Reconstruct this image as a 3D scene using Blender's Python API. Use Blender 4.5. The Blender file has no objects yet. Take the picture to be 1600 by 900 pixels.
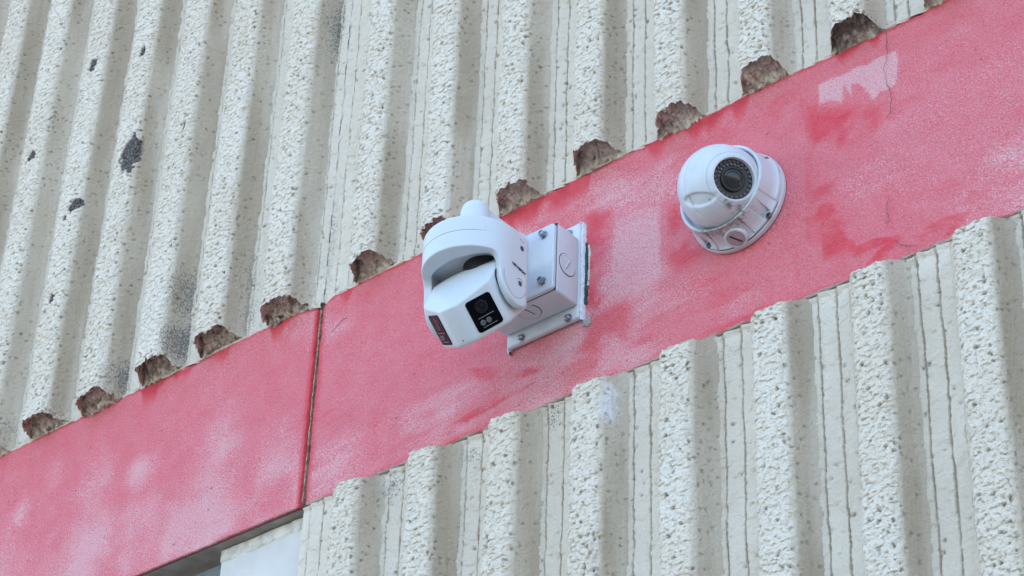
import bpy, bmesh, math, random
import numpy as np
from mathutils import Matrix, Vector
random.seed(7)
C = bpy.context.scene.collection
SC = bpy.context.scene
R_ = math.radians

# ------------------------------------------------------------------ camera
cam_d = bpy.data.cameras.new('camera')
cam = bpy.data.objects.new('camera', cam_d)
C.objects.link(cam)
RM = np.array([[0.7637753, -0.3513556, -0.5414763],
               [0.6446336, 0.4582013, 0.6119633],
               [0.0330884, -0.8164563, 0.5764585]])
CP = np.array([1.94931, -2.20307, -2.07525])
cam.matrix_world = Matrix(((RM[0, 0], -RM[0, 1], -RM[0, 2], CP[0]),
                           (RM[1, 0], -RM[1, 1], -RM[1, 2], CP[1]),
                           (RM[2, 0], -RM[2, 1], -RM[2, 2], CP[2]),
                           (0, 0, 0, 1)))
cam_d.sensor_width = 36.0
cam_d.lens = 36.0 * 3787.0 / 1600.0
cam_d.clip_start = 0.05
cam_d.clip_end = 2000
SC.camera = cam

# ------------------------------------------------------------------ light
SUN_DIR = Vector((-0.22, 0.62, 0.75)).normalized()       # towards the sun: behind the building, the wall is in open shade
world = bpy.data.worlds.new('World')
SC.world = world
world.use_nodes = True
wn = world.node_tree
sky = wn.nodes.new('ShaderNodeTexSky')
sky.sky_type = 'NISHITA'
sky.sun_disc = False
sky.sun_elevation = math.asin(SUN_DIR.z)
sky.sun_rotation = math.atan2(SUN_DIR.x, SUN_DIR.y)
sky.air_density = 1.0
sky.dust_density = 1.5
sky.ozone_density = 1.0
wn.links.new(sky.outputs[0], wn.nodes['Background'].inputs[0])
wn.nodes['Background'].inputs[1].default_value = 0.15
sun_d = bpy.data.lights.new('sun', 'SUN')
sun_d.energy = 3.0
sun_d.angle = R_(0.53)
sun_d.color = (1.0, 0.95, 0.88)
sun = bpy.data.objects.new('sun', sun_d)
sun.rotation_euler = SUN_DIR.to_track_quat('Z', 'Y').to_euler()
sun.location = (-3, -4, 4)
C.objects.link(sun)
SC.view_settings.view_transform = 'Standard'
SC.view_settings.look = 'None'
SC.view_settings.gamma = 1
SC.view_settings.exposure = 2.3

# ------------------------------------------------------------------ noise (numpy)
def _h(i, j, s):
    i = i.astype(np.int64); j = j.astype(np.int64)
    n = (i * 374761393 + j * 668265263 + s * 1442695041) & 0xFFFFFFFF
    n = ((n ^ (n >> 13)) * 1274126177) & 0xFFFFFFFF
    n = (n ^ (n >> 16))
    n = (n * 2246822519) & 0xFFFFFFFF
    n = n ^ (n >> 15)
    return (n & 0xFFFFFF).astype(np.float32) / 16777215.0

def vn(x, y, s=0):
    xi = np.floor(x); yi = np.floor(y)
    fx = (x - xi); fy = (y - yi)
    fx = fx * fx * (3 - 2 * fx); fy = fy * fy * (3 - 2 * fy)
    a = _h(xi, yi, s); b = _h(xi + 1, yi, s); c = _h(xi, yi + 1, s); d = _h(xi + 1, yi + 1, s)
    return (a + (b - a) * fx) * (1 - fy) + (c + (d - c) * fx) * fy

def fbm(x, y, s=0, o=3):
    r = 0; a = 0.5; t = 0
    for k in range(o):
        r = r + a * vn(x * 2 ** k + 17.3 * k, y * 2 ** k + 5.1 * k, s + k); t += a; a *= 0.5
    return r / t

def worley(x, y, s=0):
    xi = np.floor(x); yi = np.floor(y)
    best = np.full(np.shape(x), 9.0, np.float32); bid = np.zeros(np.shape(x), np.float32)
    for dx in (-1, 0, 1):
        for dy in (-1, 0, 1):
            cx = xi + dx; cy = yi + dy
            px = cx + 0.15 + 0.7 * _h(cx, cy, s + 11); py = cy + 0.15 + 0.7 * _h(cx, cy, s + 12)
            d = (x - px) ** 2 + (y - py) ** 2
            m = d < best
            best = np.where(m, d, best); bid = np.where(m, _h(cx, cy, s + 13), bid)
    return np.sqrt(best), bid

def sst(a, b, x):
    t = np.clip((x - a) / (b - a), 0, 1)
    return t * t * (3 - 2 * t)

def poly_mask(x, z, pts, soft, seed=3, warp=0.006, wf=60.0):
    """soft inside-mask of a polygon with a ragged edge"""
    x = x + (fbm(x * wf, z * wf, seed, 3) - .5) * 2 * warp
    z = z + (fbm(x * wf + 9, z * wf + 7, seed + 5, 3) - .5) * 2 * warp
    ins = np.zeros(x.shape, bool); dist = np.full(x.shape, 9.0)
    n = len(pts)
    for i in range(n):
        x1, z1 = pts[i]; x2, z2 = pts[(i + 1) % n]
        c = ((z1 > z) != (z2 > z)) & (x < (x2 - x1) * (z - z1) / ((z2 - z1) or 1e-9) + x1)
        ins ^= c
        ex, ez = x2 - x1, z2 - z1
        t = np.clip(((x - x1) * ex + (z - z1) * ez) / (ex * ex + ez * ez), 0, 1)
        dist = np.minimum(dist, np.hypot(x - x1 - t * ex, z - z1 - t * ez))
    sd = np.where(ins, dist, -dist)
    return sst(-soft, soft, sd)

# ------------------------------------------------------------------ materials
def new_mat(name):
    m = bpy.data.materials.new(name); m.use_nodes = True
    nt = m.node_tree
    return m, nt, nt.nodes['Principled BSDF']

def nd(nt, t, **kw):
    n = nt.nodes.new(t)
    for k, v in kw.items(): setattr(n, k, v)
    return n

def attr(nt, name):
    n = nd(nt, 'ShaderNodeAttribute'); n.attribute_name = name
    return n.outputs['Fac']

def noise(nt, scale, detail=3, rough=.55, vec=None):
    n = nd(nt, 'ShaderNodeTexNoise'); n.inputs['Scale'].default_value = scale
    n.inputs['Detail'].default_value = detail; n.inputs['Roughness'].default_value = rough
    if vec is None:
        tc = nt.nodes.get('TC') or nd(nt, 'ShaderNodeTexCoord', name='TC')
        vec = tc.outputs['Object']
    nt.links.new(vec, n.inputs['Vector'])
    return n.outputs['Fac']

def mixc(nt, fac, a, b):
    n = nd(nt, 'ShaderNodeMix', data_type='RGBA')
    for s, v in ((n.inputs[0], fac), (n.inputs[6], a), (n.inputs[7], b)):
        if isinstance(v, (int, float)): s.default_value = v
        elif isinstance(v, tuple): s.default_value = (*v, 1)
        else: nt.links.new(v, s)
    return n.outputs[2]

def mth(nt, op, a, b=0.0, c=None, clamp=False):
    n = nd(nt, 'ShaderNodeMath', operation=op); n.use_clamp = clamp
    for s, v in zip(n.inputs, (a, b, c)):
        if v is None: continue
        if isinstance(v, (int, float)): s.default_value = v
        else: nt.links.new(v, s)
    return n.outputs[0]

def ramp(nt, fac, lo, hi):
    n = nd(nt, 'ShaderNodeMapRange', interpolation_type='SMOOTHSTEP')
    nt.links.new(fac, n.inputs[0]); n.inputs[1].default_value = lo; n.inputs[2].default_value = hi
    return n.outputs[0]

def bump(nt, b, h, dist, strength=1.0):
    n = nd(nt, 'ShaderNodeBump'); n.inputs['Distance'].default_value = dist
    n.inputs['Strength'].default_value = strength
    nt.links.new(h, n.inputs['Height']); nt.links.new(n.outputs[0], b.inputs['Normal'])

def simple(name, col, rough=.5, metal=0.0, vary=0.0, vscale=60, bmp=0.0, bscale=400, spec=.5, coat=0.0):
    m, nt, b = new_mat(name)
    b.inputs['Roughness'].default_value = rough; b.inputs['Metallic'].default_value = metal
    b.inputs['Specular IOR Level'].default_value = spec
    b.inputs['Coat Weight'].default_value = coat
    if vary:
        f = ramp(nt, noise(nt, vscale, 4), .35, .65)
        nt.links.new(mixc(nt, f, tuple(c * (1 - vary) for c in col), tuple(min(1, c * (1 + vary)) for c in col)), b.inputs['Base Color'])
    else:
        b.inputs['Base Color'].default_value = (*col, 1)
    if bmp:
        bump(nt, b, noise(nt, bscale, 3), bmp)
    return m

def mat_cream():
    m, nt, b = new_mat('cream_masonry_paint')
    b.inputs['Roughness'].default_value = .8
    b.inputs['Specular IOR Level'].default_value = .25
    big = ramp(nt, noise(nt, 7, 4), .3, .7)
    col = mixc(nt, big, (0.775, 0.68, 0.535), (0.825, 0.745, 0.605))
    col = mixc(nt, mth(nt, 'MULTIPLY', ramp(nt, noise(nt, 160, 4, .7), .58, .75), .14), col, (0.56, 0.50, 0.42))
    col = mixc(nt, attr(nt, 'shade_stain'), col, (0.43, 0.345, 0.245))  # shade of flanks and channels put into the paint colour, mottled like dirt
    # mould: black specks gathering inside the stained patches
    sp = noise(nt, 300, 5, .7)
    ms = ramp(nt, mth(nt, 'ADD', sp, mth(nt, 'MULTIPLY', attr(nt, 'mould'), .34)), .62, .84)
    col = mixc(nt, mth(nt, 'MULTIPLY', ms, .9), col, (0.12, 0.118, 0.108))
    fresh = attr(nt, 'fresh')
    col = mixc(nt, fresh, col, (0.80, 0.78, 0.76))
    bc = mixc(nt, ramp(nt, noise(nt, 240, 3, .7), .38, .62), (0.045, 0.042, 0.04), (0.20, 0.175, 0.155))
    col = mixc(nt, attr(nt, 'bare'), col, bc)
    col = mixc(nt, attr(nt, 'pin'), col, (0.07, 0.06, 0.05))  # unpainted pinholes, plus pits coloured dark for the shade inside them
    nt.links.new(col, b.inputs['Base Color'])
    tc = nt.nodes['TC']
    def vor(scale, warp):
        nz = nd(nt, 'ShaderNodeTexNoise'); nz.inputs['Scale'].default_value = scale * .8; nz.inputs['Detail'].default_value = 2
        nt.links.new(tc.outputs['Object'], nz.inputs['Vector'])
        vm = nd(nt, 'ShaderNodeVectorMath', operation='MULTIPLY_ADD')
        nt.links.new(nz.outputs['Color'], vm.inputs[0]); vm.inputs[1].default_value = (warp,) * 3
        nt.links.new(tc.outputs['Object'], vm.inputs[2])
        v = nd(nt, 'ShaderNodeTexVoronoi'); v.inputs['Scale'].default_value = scale
        nt.links.new(vm.outputs[0], v.inputs['Vector'])
        return ramp(nt, v.outputs['Distance'], .62, .22)
    rg = attr(nt, 'rough')
    hr = mth(nt, 'ADD', vor(200, .005), mth(nt, 'MULTIPLY', vor(360, .0025), .6))
    hs = mth(nt, 'ADD', noise(nt, 420, 4, .65), mth(nt, 'MULTIPLY', noise(nt, 150, 3), .8))
    h = mth(nt, 'ADD', mth(nt, 'MULTIPLY', hr, mth(nt, 'MULTIPLY', rg, .24)), mth(nt, 'MULTIPLY', hs, .70))
    bump(nt, b, h, .0034)
    return m

def mat_broken():
    m, nt, b = new_mat('broken_concrete')
    b.inputs['Roughness'].default_value = .9; b.inputs['Specular IOR Level'].default_value = .2
    col = mixc(nt, ramp(nt, noise(nt, 130, 5, .65), .35, .65), (0.54, 0.455, 0.34), (0.80, 0.72, 0.58))
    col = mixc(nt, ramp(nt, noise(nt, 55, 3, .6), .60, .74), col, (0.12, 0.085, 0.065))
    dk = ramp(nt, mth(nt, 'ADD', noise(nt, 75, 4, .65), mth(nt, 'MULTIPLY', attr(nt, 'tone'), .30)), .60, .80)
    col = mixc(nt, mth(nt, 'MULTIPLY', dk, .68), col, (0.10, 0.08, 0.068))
    col = mixc(nt, attr(nt, 'lip'), col, (0.58, 0.50, 0.40))
    nt.links.new(col, b.inputs['Base Color'])
    bump(nt, b, noise(nt, 240, 5, .7), .004)
    return m

def mat_pink():
    m, nt, b = new_mat('weathered_pink_paint')
    b.inputs['Roughness'].default_value = .7; b.inputs['Specular IOR Level'].default_value = .3
    tc = nd(nt, 'ShaderNodeTexCoord', name='TC')
    mp = nd(nt, 'ShaderNodeMapping'); mp.inputs['Scale'].default_value = (1.0, 1.0, 1.5)
    nt.links.new(tc.outputs['Object'], mp.inputs['Vector'])
    grain = noise(nt, 400, 3, .65, mp.outputs[0])
    pale = attr(nt, 'pale'); deep = attr(nt, 'deep')
    col = mixc(nt, ramp(nt, noise(nt, 25, 4, .6), .3, .7), (0.86, 0.145, 0.170), (0.88, 0.200, 0.220))
    col = mixc(nt, mth(nt, 'MULTIPLY', ramp(nt, noise(nt, 300, 4, .7, mp.outputs[0]), .40, .62), .55), col, (0.88, 0.35, 0.37))
    col = mixc(nt, mth(nt, 'MULTIPLY', ramp(nt, noise(nt, 520, 3, .7, mp.outputs[0]), .56, .40), .28), col, (0.66, 0.090, 0.12))
    dcol = mixc(nt, ramp(nt, noise(nt, 40, 3), .3, .7), (0.82, 0.068, 0.090), (0.85, 0.110, 0.130))
    pcol = (0.89, 0.54, 0.53)
    pf = ramp(nt, mth(nt, 'ADD', grain, mth(nt, 'MULTIPLY', mth(nt, 'SUBTRACT', pale, .5), .60)), .43, .62)
    col = mixc(nt, mth(nt, 'MULTIPLY', pf, .90), col, pcol)
    df = ramp(nt, mth(nt, 'SUBTRACT', deep, mth(nt, 'MULTIPLY', grain, .55)), -.10, .62)
    col = mixc(nt, df, col, dcol)
    col = mixc(nt, attr(nt, 'red'), col, (0.62, 0.045, 0.060))
    col = mixc(nt, attr(nt, 'cream'), col, (0.58, 0.50, 0.42))
    col = mixc(nt, attr(nt, 'dark'), col, (0.10, 0.03, 0.03))
    nt.links.new(col, b.inputs['Base Color'])
    h = mth(nt, 'ADD', noise(nt, 360, 3, .6, mp.outputs[0]), mth(nt, 'MULTIPLY', noise(nt, 120, 3, .6, mp.outputs[0]), 1.2))
    bump(nt, b, h, .0045)
    return m

def mat_turret():
    m, nt, b = new_mat('aged_white_plastic')
    b.inputs['Roughness'].default_value = .38
    col = mixc(nt, ramp(nt, noise(nt, 30, 4), .35, .7), (0.57, 0.61, 0.635), (0.53, 0.555, 0.57))
    dn = ramp(nt, mth(nt, 'ADD', noise(nt, 260, 6, .78), mth(nt, 'MULTIPLY', attr(nt, 'dirt'), .42)), .67, .90)
    col = mixc(nt, mth(nt, 'MULTIPLY', dn, .85), col, (0.12, 0.11, 0.095))
    col = mixc(nt, mth(nt, 'MULTIPLY', attr(nt, 'dirt'), .22), col, (0.36, 0.33, 0.28))
    nt.links.new(col, b.inputs['Base Color'])
    return m

M = dict(
    cream=mat_cream(), broken=mat_broken(), pink=mat_pink(), turret=mat_turret(),
    white=simple('white_plastic', (0.555, 0.60, 0.625), .36, vary=.015, vscale=14),
    box=simple('white_box_paint', (0.56, 0.59, 0.605), .42, vary=.03, vscale=40, bmp=.0003, bscale=300),
    black=simple('black_rubber', (0.012, 0.012, 0.013), .6),
    gloss=simple('black_window_glass', (0.003, 0.003, 0.0045), .08, spec=.08),
    lens=simple('lens_glass', (0.004, 0.004, 0.006), .10, spec=.35),
    lensring=simple('lens_barrel', (0.005, 0.005, 0.006), .35),
    led=simple('led_dome', (0.09, 0.09, 0.095), .2, spec=.4),
    steel=simple('zinc_steel', (0.34, 0.355, 0.38), .42, metal=1.0, vary=.2, vscale=200),
    dkscrew=simple('dark_screw', (0.12, 0.12, 0.125), .4, metal=.8),
    line=simple('grey_trim_line', (0.22, 0.22, 0.225), .4),
    ink=simple('dark_print', (0.035, 0.036, 0.045), .6),
    plug=simple('pinkish_grey_plug', (0.36, 0.27, 0.28), .6, vary=.12, vscale=150),
    sealant=simple('white_sealant', (0.66, 0.68, 0.71), .6, vary=.06, vscale=120, bmp=.002, bscale=200),
    gapstrip=simple('dark_green_strip', (0.035, 0.06, 0.058), .9, vary=.5, vscale=300, bmp=.003, bscale=250),
    joint=simple('brown_joint_filler', (0.13, 0.062, 0.042), .9, vary=.55, vscale=110, bmp=.004, bscale=180),
    jedge=simple('joint_bead', (0.42, 0.26, 0.17), .85, vary=.45, vscale=140, bmp=.003, bscale=160),
    soffit=simple('grey_green_soffit', (0.27, 0.255, 0.215), .8, vary=.18, vscale=22, bmp=.001, bscale=200),
    pillar=simple('white_pillar_paint', (0.59, 0.545, 0.465), .6, vary=.05, vscale=12, bmp=.0006, bscale=150),
    plaster=simple('dirty_cream_plaster', (0.55, 0.50, 0.41), .85, vary=.2, vscale=45, bmp=.002, bscale=160),
    darkpanel=simple('dark_grey_panel', (0.12, 0.122, 0.115), .6, vary=.12, vscale=20),
    slab=simple('dark_backing_concrete', (0.09, 0.08, 0.07), .95, vary=.2, vscale=40),
    crack=simple('crack_shadow', (0.26, 0.08, 0.10), .95),
    tip=simple('grey_wall_plug', (0.34, 0.33, 0.31), .7, vary=.4, vscale=300),
    pave=simple('grey_pavement', (0.13, 0.125, 0.12), .9, vary=.2, vscale=3),
)

# ------------------------------------------------------------------ object helpers
def link(o, parent=None):
    C.objects.link(o)
    if parent is not None: o.parent = parent
    return o

def thing(name, label, cat, loc=(0, 0, 0), rz=0.0, group=None):
    o = bpy.data.objects.new(name, None); C.objects.link(o)
    o.empty_display_size = .02
    o.location = loc; o.rotation_euler = (0, 0, rz)
    tag(o, label, cat, group)
    return o

def tag(o, label, cat=None, group=None):
    o['label'] = label
    if cat: o['kind'] = 'thing'
    if cat: o['category'] = cat
    if group: o['group'] = group
    return o

def raw_mesh(name, V, F4, mat, parent=None, attrs=None, smooth=True):
    """V (n,3), F4 (k,4) quads"""
    me = bpy.data.meshes.new(name)
    V = np.ascontiguousarray(V, np.float32); F4 = np.ascontiguousarray(F4, np.int32)
    me.vertices.add(len(V)); me.vertices.foreach_set('co', V.ravel())
    me.loops.add(F4.size); me.loops.foreach_set('vertex_index', F4.ravel())
    me.polygons.add(len(F4)); me.polygons.foreach_set('loop_start', np.arange(0, F4.size, 4, dtype=np.int32))
    me.polygons.foreach_set('use_smooth', np.full(len(F4), smooth))
    me.update(calc_edges=True)
    for k, a in (attrs or {}).items():
        at = me.attributes.new(k, 'FLOAT', 'POINT')
        at.data.foreach_set('value', np.ascontiguousarray(a, np.float32).ravel())
    me.materials.append(mat)
    return link(bpy.data.objects.new(name, me), parent)

def grid_faces(n, m, wrap=False, flip=False, off=0):
    i = np.arange(n - 1)[:, None]; mm = m if wrap else m - 1
    j = np.arange(mm)[None, :]; j2 = (j + 1) % m
    a = i * m + j; b = i * m + j2; c = (i + 1) * m + j2; d = (i + 1) * m + j
    f = np.stack([a, b, c, d] if not flip else [a, d, c, b], -1).reshape(-1, 4)
    return f + off

def grid(name, P, mat, parent=None, attrs=None, wrap=False, flip=False, smooth=True):
    n, m = P.shape[:2]
    return raw_mesh(name, P.reshape(-1, 3), grid_faces(n, m, wrap, flip), mat, parent, attrs, smooth)

def from_bm(name, bm, mat, parent=None, smooth=True, angle=35):
    me = bpy.data.meshes.new(name)
    bm.normal_update()
    bm.to_mesh(me); bm.free()
    me.materials.append(mat)
    if smooth:
        me.polygons.foreach_set('use_smooth', [True] * len(me.polygons))
        me.set_sharp_from_angle(angle=R_(angle))
    return link(bpy.data.objects.new(name, me), parent)

def bm_box(bm, c, d, bev=0.0, seg=2, mtx=None):
    r = bmesh.ops.create_cube(bm, size=1.0)
    vs = r['verts']
    for v in vs: v.co = Vector((v.co.x * d[0] + c[0], v.co.y * d[1] + c[1], v.co.z * d[2] + c[2]))
    if bev:
        es = list({e for v in vs for e in v.link_edges})
        g = bmesh.ops.bevel(bm, geom=es, offset=bev, segments=seg, affect='EDGES', profile=.5)
        vs = list({v for v in g['verts']} | {v for v in vs if v.is_valid})
    if mtx is not None:
        for v in vs: v.co = mtx @ v.co
    return vs

def lathe(bm, prof, seg=32, mtx=None):
    """prof: list of (radius, height) about local +Z; closes on axis where radius is 0"""
    rings = []
    for r, h in prof:
        if r <= 1e-7: rings.append([bm.verts.new((0, 0, h))])
        else: rings.append([bm.verts.new((r * math.cos(2 * math.pi * k / seg), r * math.sin(2 * math.pi * k / seg), h)) for k in range(seg)])
    for a, b in zip(rings, rings[1:]):
        for k in range(seg):
            k2 = (k + 1) % seg
            if len(a) == 1 and len(b) == 1: continue
            if len(a) == 1: bm.faces.new((a[0], b[k2], b[k]))
            elif len(b) == 1: bm.faces.new((a[k], a[k2], b[0]))
            else: bm.faces.new((a[k], a[k2], b[k2], b[k]))
    vs = [v for r in rings for v in r]
    if mtx is not None:
        for v in vs: v.co = mtx @ v.co
    return vs

def torus(bm, R, r, seg=40, mseg=8, mtx=None, a0=0.0, a1=2 * math.pi):
    full = abs(a1 - a0 - 2 * math.pi) < 1e-6
    n = seg if full else seg + 1
    rings = []
    for k in range(n):
        a = a0 + (a1 - a0) * k / seg
        rings.append([bm.verts.new(((R + r * math.cos(t)) * math.cos(a), (R + r * math.cos(t)) * math.sin(a), r * math.sin(t)))
                      for t in [2 * math.pi * q / mseg for q in range(mseg)]])
    for k in range(seg):
        a = rings[k]; b = rings[(k + 1) % n]
        for q in range(mseg):
            bm.faces.new((a[q], b[q], b[(q + 1) % mseg], a[(q + 1) % mseg]))
    if mtx is not None:
        for g in rings:
            for v in g: v.co = mtx @ v.co

def frame(origin, x, y, z):
    """matrix whose local axes are x, y, z at origin"""
    m = Matrix.Identity(4)
    for i, a in enumerate((Vector(x), Vector(y), Vector(z))):
        a = a.normalized()
        for k in range(3): m[k][i] = a[k]
    for k in range(3): m[k][3] = origin[k]
    return m

def axis_frame(origin, n, up=(0, 0, 1)):
    z = Vector(n).normalized(); x = Vector(up).cross(z).normalized(); y = z.cross(x)
    return frame(origin, x, y, z)

# ------------------------------------------------------------------ ground
bm = bmesh.new(); bmesh.ops.create_grid(bm, x_segments=8, y_segments=8, size=600)
for v in bm.verts: v.co.z = -3.68
g = from_bm('ground', bm, M['pave'], smooth=False); g['kind'] = 'structure'
g['label'] = 'grey paved ground at the foot of the wall'

# ------------------------------------------------------------------ ribbed concrete
H = 0.045
ZT_UP, ZB_LOW = 2.3, -3.66
BARE = [(-.912, .672, .023, .046), (-.920, .923, .0075, .013), (-1.070, .965, .010, .016), (-1.054, .618, .016, .017),
        (-1.076, .600, .006, .006), (-1.216, .813, .012, .012), (-1.074, .415, .006, .012), (-.765, .665, .003, .012)]
MOULD = [(-.575, .272, .022, .075, .75), (-.575, .190, .020, .05, .9), (-.735, .296, .022, .07, .7), (-.735, .200, .022, .05, .9),
         (-.578, .612, .02, .16, .30), (-.425, .745, .02, .085, .95), (-.88, .185, .02, .05, .8), (-1.04, .165, .02, .04, .5), (-1.185, .195, .02, .03, .5),
         (-.216, -.262, .022, .032, .95), (-.066, -.268, .022, .025, .9), (.088, -.258, .02, .03, .95), (.236, -.268, .02, .02, .8),
         (.39, -.268, .02, .016, .6), (-.26, -.33, .02, .05, .35), (-.24, -.21, .02, .02, .4),
         (-.85, .9, .03, .2, .28), (-1.0, .8, .03, .2, .22), (-.70, .85, .03, .2, .25), (-.56, .82, .03, .12, .35), (-.4, .25, .012, .12, .8)]
FRESH = [(.201, -.297, -.024, .017, .036)]

def field_masks(X, Z, Y=None):
    b = np.zeros(X.shape, np.float32); mo = np.zeros(X.shape, np.float32); fr = np.zeros(X.shape, np.float32)
    wx = (fbm(X * 120, Z * 120, 31, 3) - .5); wz = (fbm(X * 120 + 4, Z * 120 + 9, 37, 3) - .5)
    for (cx, cz, rx, rz) in BARE:
        d = np.hypot((X - cx) / rx + wx * 1.1, (Z - cz) / rz + wz * 1.1)
        b = np.maximum(b, sst(1.08, .92, d))
    for (cx, cz, rx, rz, s) in MOULD:
        d = ((X - cx) / rx) ** 2 + ((Z - cz) / rz) ** 2
        mo = np.maximum(mo, s * np.exp(-d * .9))
    for (cx, cz, cy, ry, rz) in (FRESH if Y is not None else []):
        d = np.hypot((Y - cy) / ry + wx * 1.0, (Z - cz) / rz + wz * 1.0)
        fr = np.maximum(fr, sst(1.20, .55, d) * (np.abs(X - cx) < .03) * (.45 + .55 * sst(.35, .6, fbm(Y * 160, Z * 30, 39, 3))))
    return b, mo, fr

def z_rows(z0, z1, fine0, fine1, step, far):
    zs = list(np.arange(fine0, fine1, step))
    up = []; z = fine1; s = step
    while z < z1: up.append(z); s = min(far, s * 1.35); z += s
    up.append(z1)
    dn = []; z = fine0; s = step
    while True:
        s = min(far, s * 1.35); z -= s
        if z <= z0: break
        dn.append(z)
    if z0 < fine0 - 1e-6: dn.append(z0)
    return np.array(dn[::-1] + zs + up, np.float64)

STEP = 0.0015

def k_dark(x):
    return .85 if .54 < x < .66 else None

def make_rib(panel, xl, wfront, seed, lower):
    """one rough-faced rib; xl = x of the left edge of its rough face"""
    a = wfront; cv = 1.0 if xl > -.45 else 1.25
    prof = [(-.034, .006), (-.030, -.001), (-.020, -.016), (-.005, -.041), (.001, -H), (a - .006 * cv, -H - .0005), (a - .001, -.0432),
            (a + .0030 * cv, -.034), (a + .0052 * cv, -.021), (a + .0078 * cv, -.010), (a + .0108 * cv, -.0035), (a + .0145 * cv, .0006), (a + .020 * cv, .006)]
    prof = np.array(prof)
    seg = np.hypot(*np.diff(prof, axis=0).T); cum = np.r_[0, np.cumsum(seg)]
    s = []
    for k in range(len(seg)):
        h = .0034 if k < 3 else (.0016 if k < 6 else .0022)
        n = max(1, int(round(seg[k] / h)))
        s += list(cum[k] + seg[k] * np.arange(n) / n)
    s.append(cum[-1]); s = np.array(s)
    px = np.interp(s, cum, prof[:, 0]); py = np.interp(s, cum, prof[:, 1])
    tx = np.gradient(px, s); ty = np.gradient(py, s)
    k5 = np.array([1, 2, 1]) / 4.
    tx = np.convolve(np.pad(tx, 1, 'edge'), k5, 'valid'); ty = np.convolve(np.pad(ty, 1, 'edge'), k5, 'valid')
    l = np.hypot(tx, ty); nx, ny = ty / l, -tx / l
    s_l = cum[3]; s_a = cum[6]
    wr = sst(s_l - .012, s_l - .001, s) * (1 - .64 * sst(s_a - .004, s_a + .010 * cv, s) - .18 * sst(s_a + .012, s_a + .035, s))
    wr[s < s_l - .001] = np.maximum(wr[s < s_l - .001], .55)
    # visible range at this x
    zt = .584 - .56 * xl; zb = -.492 - .32 * xl
    if not lower:
        z0 = .1515 + .010 * (vn(np.array([xl * 9.]), np.array([2.]), 5)[0] - .5); f1 = max(z0 + .12, zt + .10)
        zs = z_rows(z0, ZT_UP, z0, min(f1, ZT_UP - .2), STEP, .03)
    else:
        z1 = -.2352 - .0115 * max(-.1, xl); f0 = min(z1 - .12, zb - .06)
        zs = z_rows(ZB_LOW, z1, f0, z1, STEP, .03)
    n, m = len(zs), len(s)
    S, Z = np.meshgrid(s, zs); U = S + seed * 3.77
    # jagged end
    if not lower:
        ez = np.interp(s, [s_l, s_l + .01, s_l + .03, s_a, s_a + .03, cum[-1]], [0, .004, .009, .010, .003, -.002])
        ez = ez + (fbm(s * 130 + seed * 7.3, s * 0 + 3, 71, 4) - .5) * .017
        Z = Z + ez[None, :] * sst(zs[0] + .03, zs[0], zs)[:, None]
    else:
        drop = np.interp(py, [-H, -.02, .0], [-.0210, -.012, 0.0]) - .009 * sst(s_l + .012, s_l - .004, s)
        ez = drop + (fbm(s * 140 + seed, s * 0 + 3, 71, 3) - .5) * .010
        Z = Z + ez[None, :] * sst(zs[-1] - .05, zs[-1], zs)[:, None]
    WR = wr[None, :]
    Zw = Z + (fbm(U * 90, Z * 90, 5, 2) - .5) * .0042
    Uw = U + (fbm(U * 90 + 8, Z * 90 + 3, 6, 2) - .5) * .0042
    d1, id1 = worley(Uw / .0072, Zw / .0054, 21)
    d2, id2 = worley(Uw / .0042, Zw / .0032, 22)
    lump = sst(.70, .50, d1) * (.25 + .75 * sst(.1, .5, id1))
    lump2 = sst(.66, .36, d2) * id2
    rough = .0021 * lump + .0010 * lump2 + .0034 * (fbm(U * 30, Z * 30, 7, 2) - .5) - .0018
    d3, id3 = worley(Uw / .0125, Zw / .0115, 23)
    pdn = .82 - .44 * sst(.35, .75, fbm(U * 7 + seed * 3.1, Z * 6, 25, 3))
    pit = (id3 > pdn) * sst(.23, .10, d3 + .34 * (vn(U * 300 + Z * 160, Z * 480, 8) - .5)) * (.45 + 1.3 * np.clip(id3 - .58, 0, 1))
    pitw = np.clip(WR * 1.15, 0, 1) *   .0056 + .0012
    d4, id4 = worley(Uw / .012, Zw / .014, 24)
    dens = fbm(X_ := (px[None, :] + xl + 0 * Z) * 9, Z * 5, 40, 2)
    pin = (1 - WR) * (id4 > 1.12 - .30 * dens) * sst(.17, .07, d4 + .3 * (vn(U * 500, Z * 500, 18) - .5))
    fine = .0010 * (fbm(U * 260, Z * 160, 9, 3) - .5) + .0010 * (fbm(U * 45, Z * 18, 10, 2) - .5)
    disp = WR * rough + (1 - WR) * fine - pit * pitw - pin * .0016
    # chipped arris and slight waviness
    arr = np.exp(-((s - s_a) / .0035) ** 2)[None, :]
    disp = disp - arr * .0035 * sst(.5, .75, fbm(Z * 70, 0 * Z + seed, 12, 3))
    wob = ((fbm(Z * 9, 0 * Z + seed * 1.7, 13, 3) - .5) * .0045)
    X = xl + px[None, :] + nx[None, :] * disp + wob * sst(.004, -.02, py)[None, :]
    Y = py[None, :] + ny[None, :] * disp + 0 * Z
    Z2 = Z - WR * (.45 * .003 * lump + .4 * .0014 * lump2)
    bare, mould, fresh = field_masks(X, Z, Y)
    bare = bare * sst(s_a + .020, s_a + .008, s + .004 * (fbm(Z * 80, S * 80, 47, 2) - .5))
    Y = Y + bare * (.0035 + .002 * (fbm(U * 200, Z * 200, 15, 2) - .5))
    mould = mould * np.clip(.25 + sst(s_a - .014, s_a + .004, s), 0, 1)[None, :]
    mould = np.maximum(mould, .20 * fbm(X * 14, Z * 3, 44, 3) * (s > s_a - .01)[None, :])
    pinm = np.maximum(pin * .8, np.clip(.08 + WR, 0, 1) * sst(.30, .62, pit) * (id3 > .72) * .62)
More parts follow.
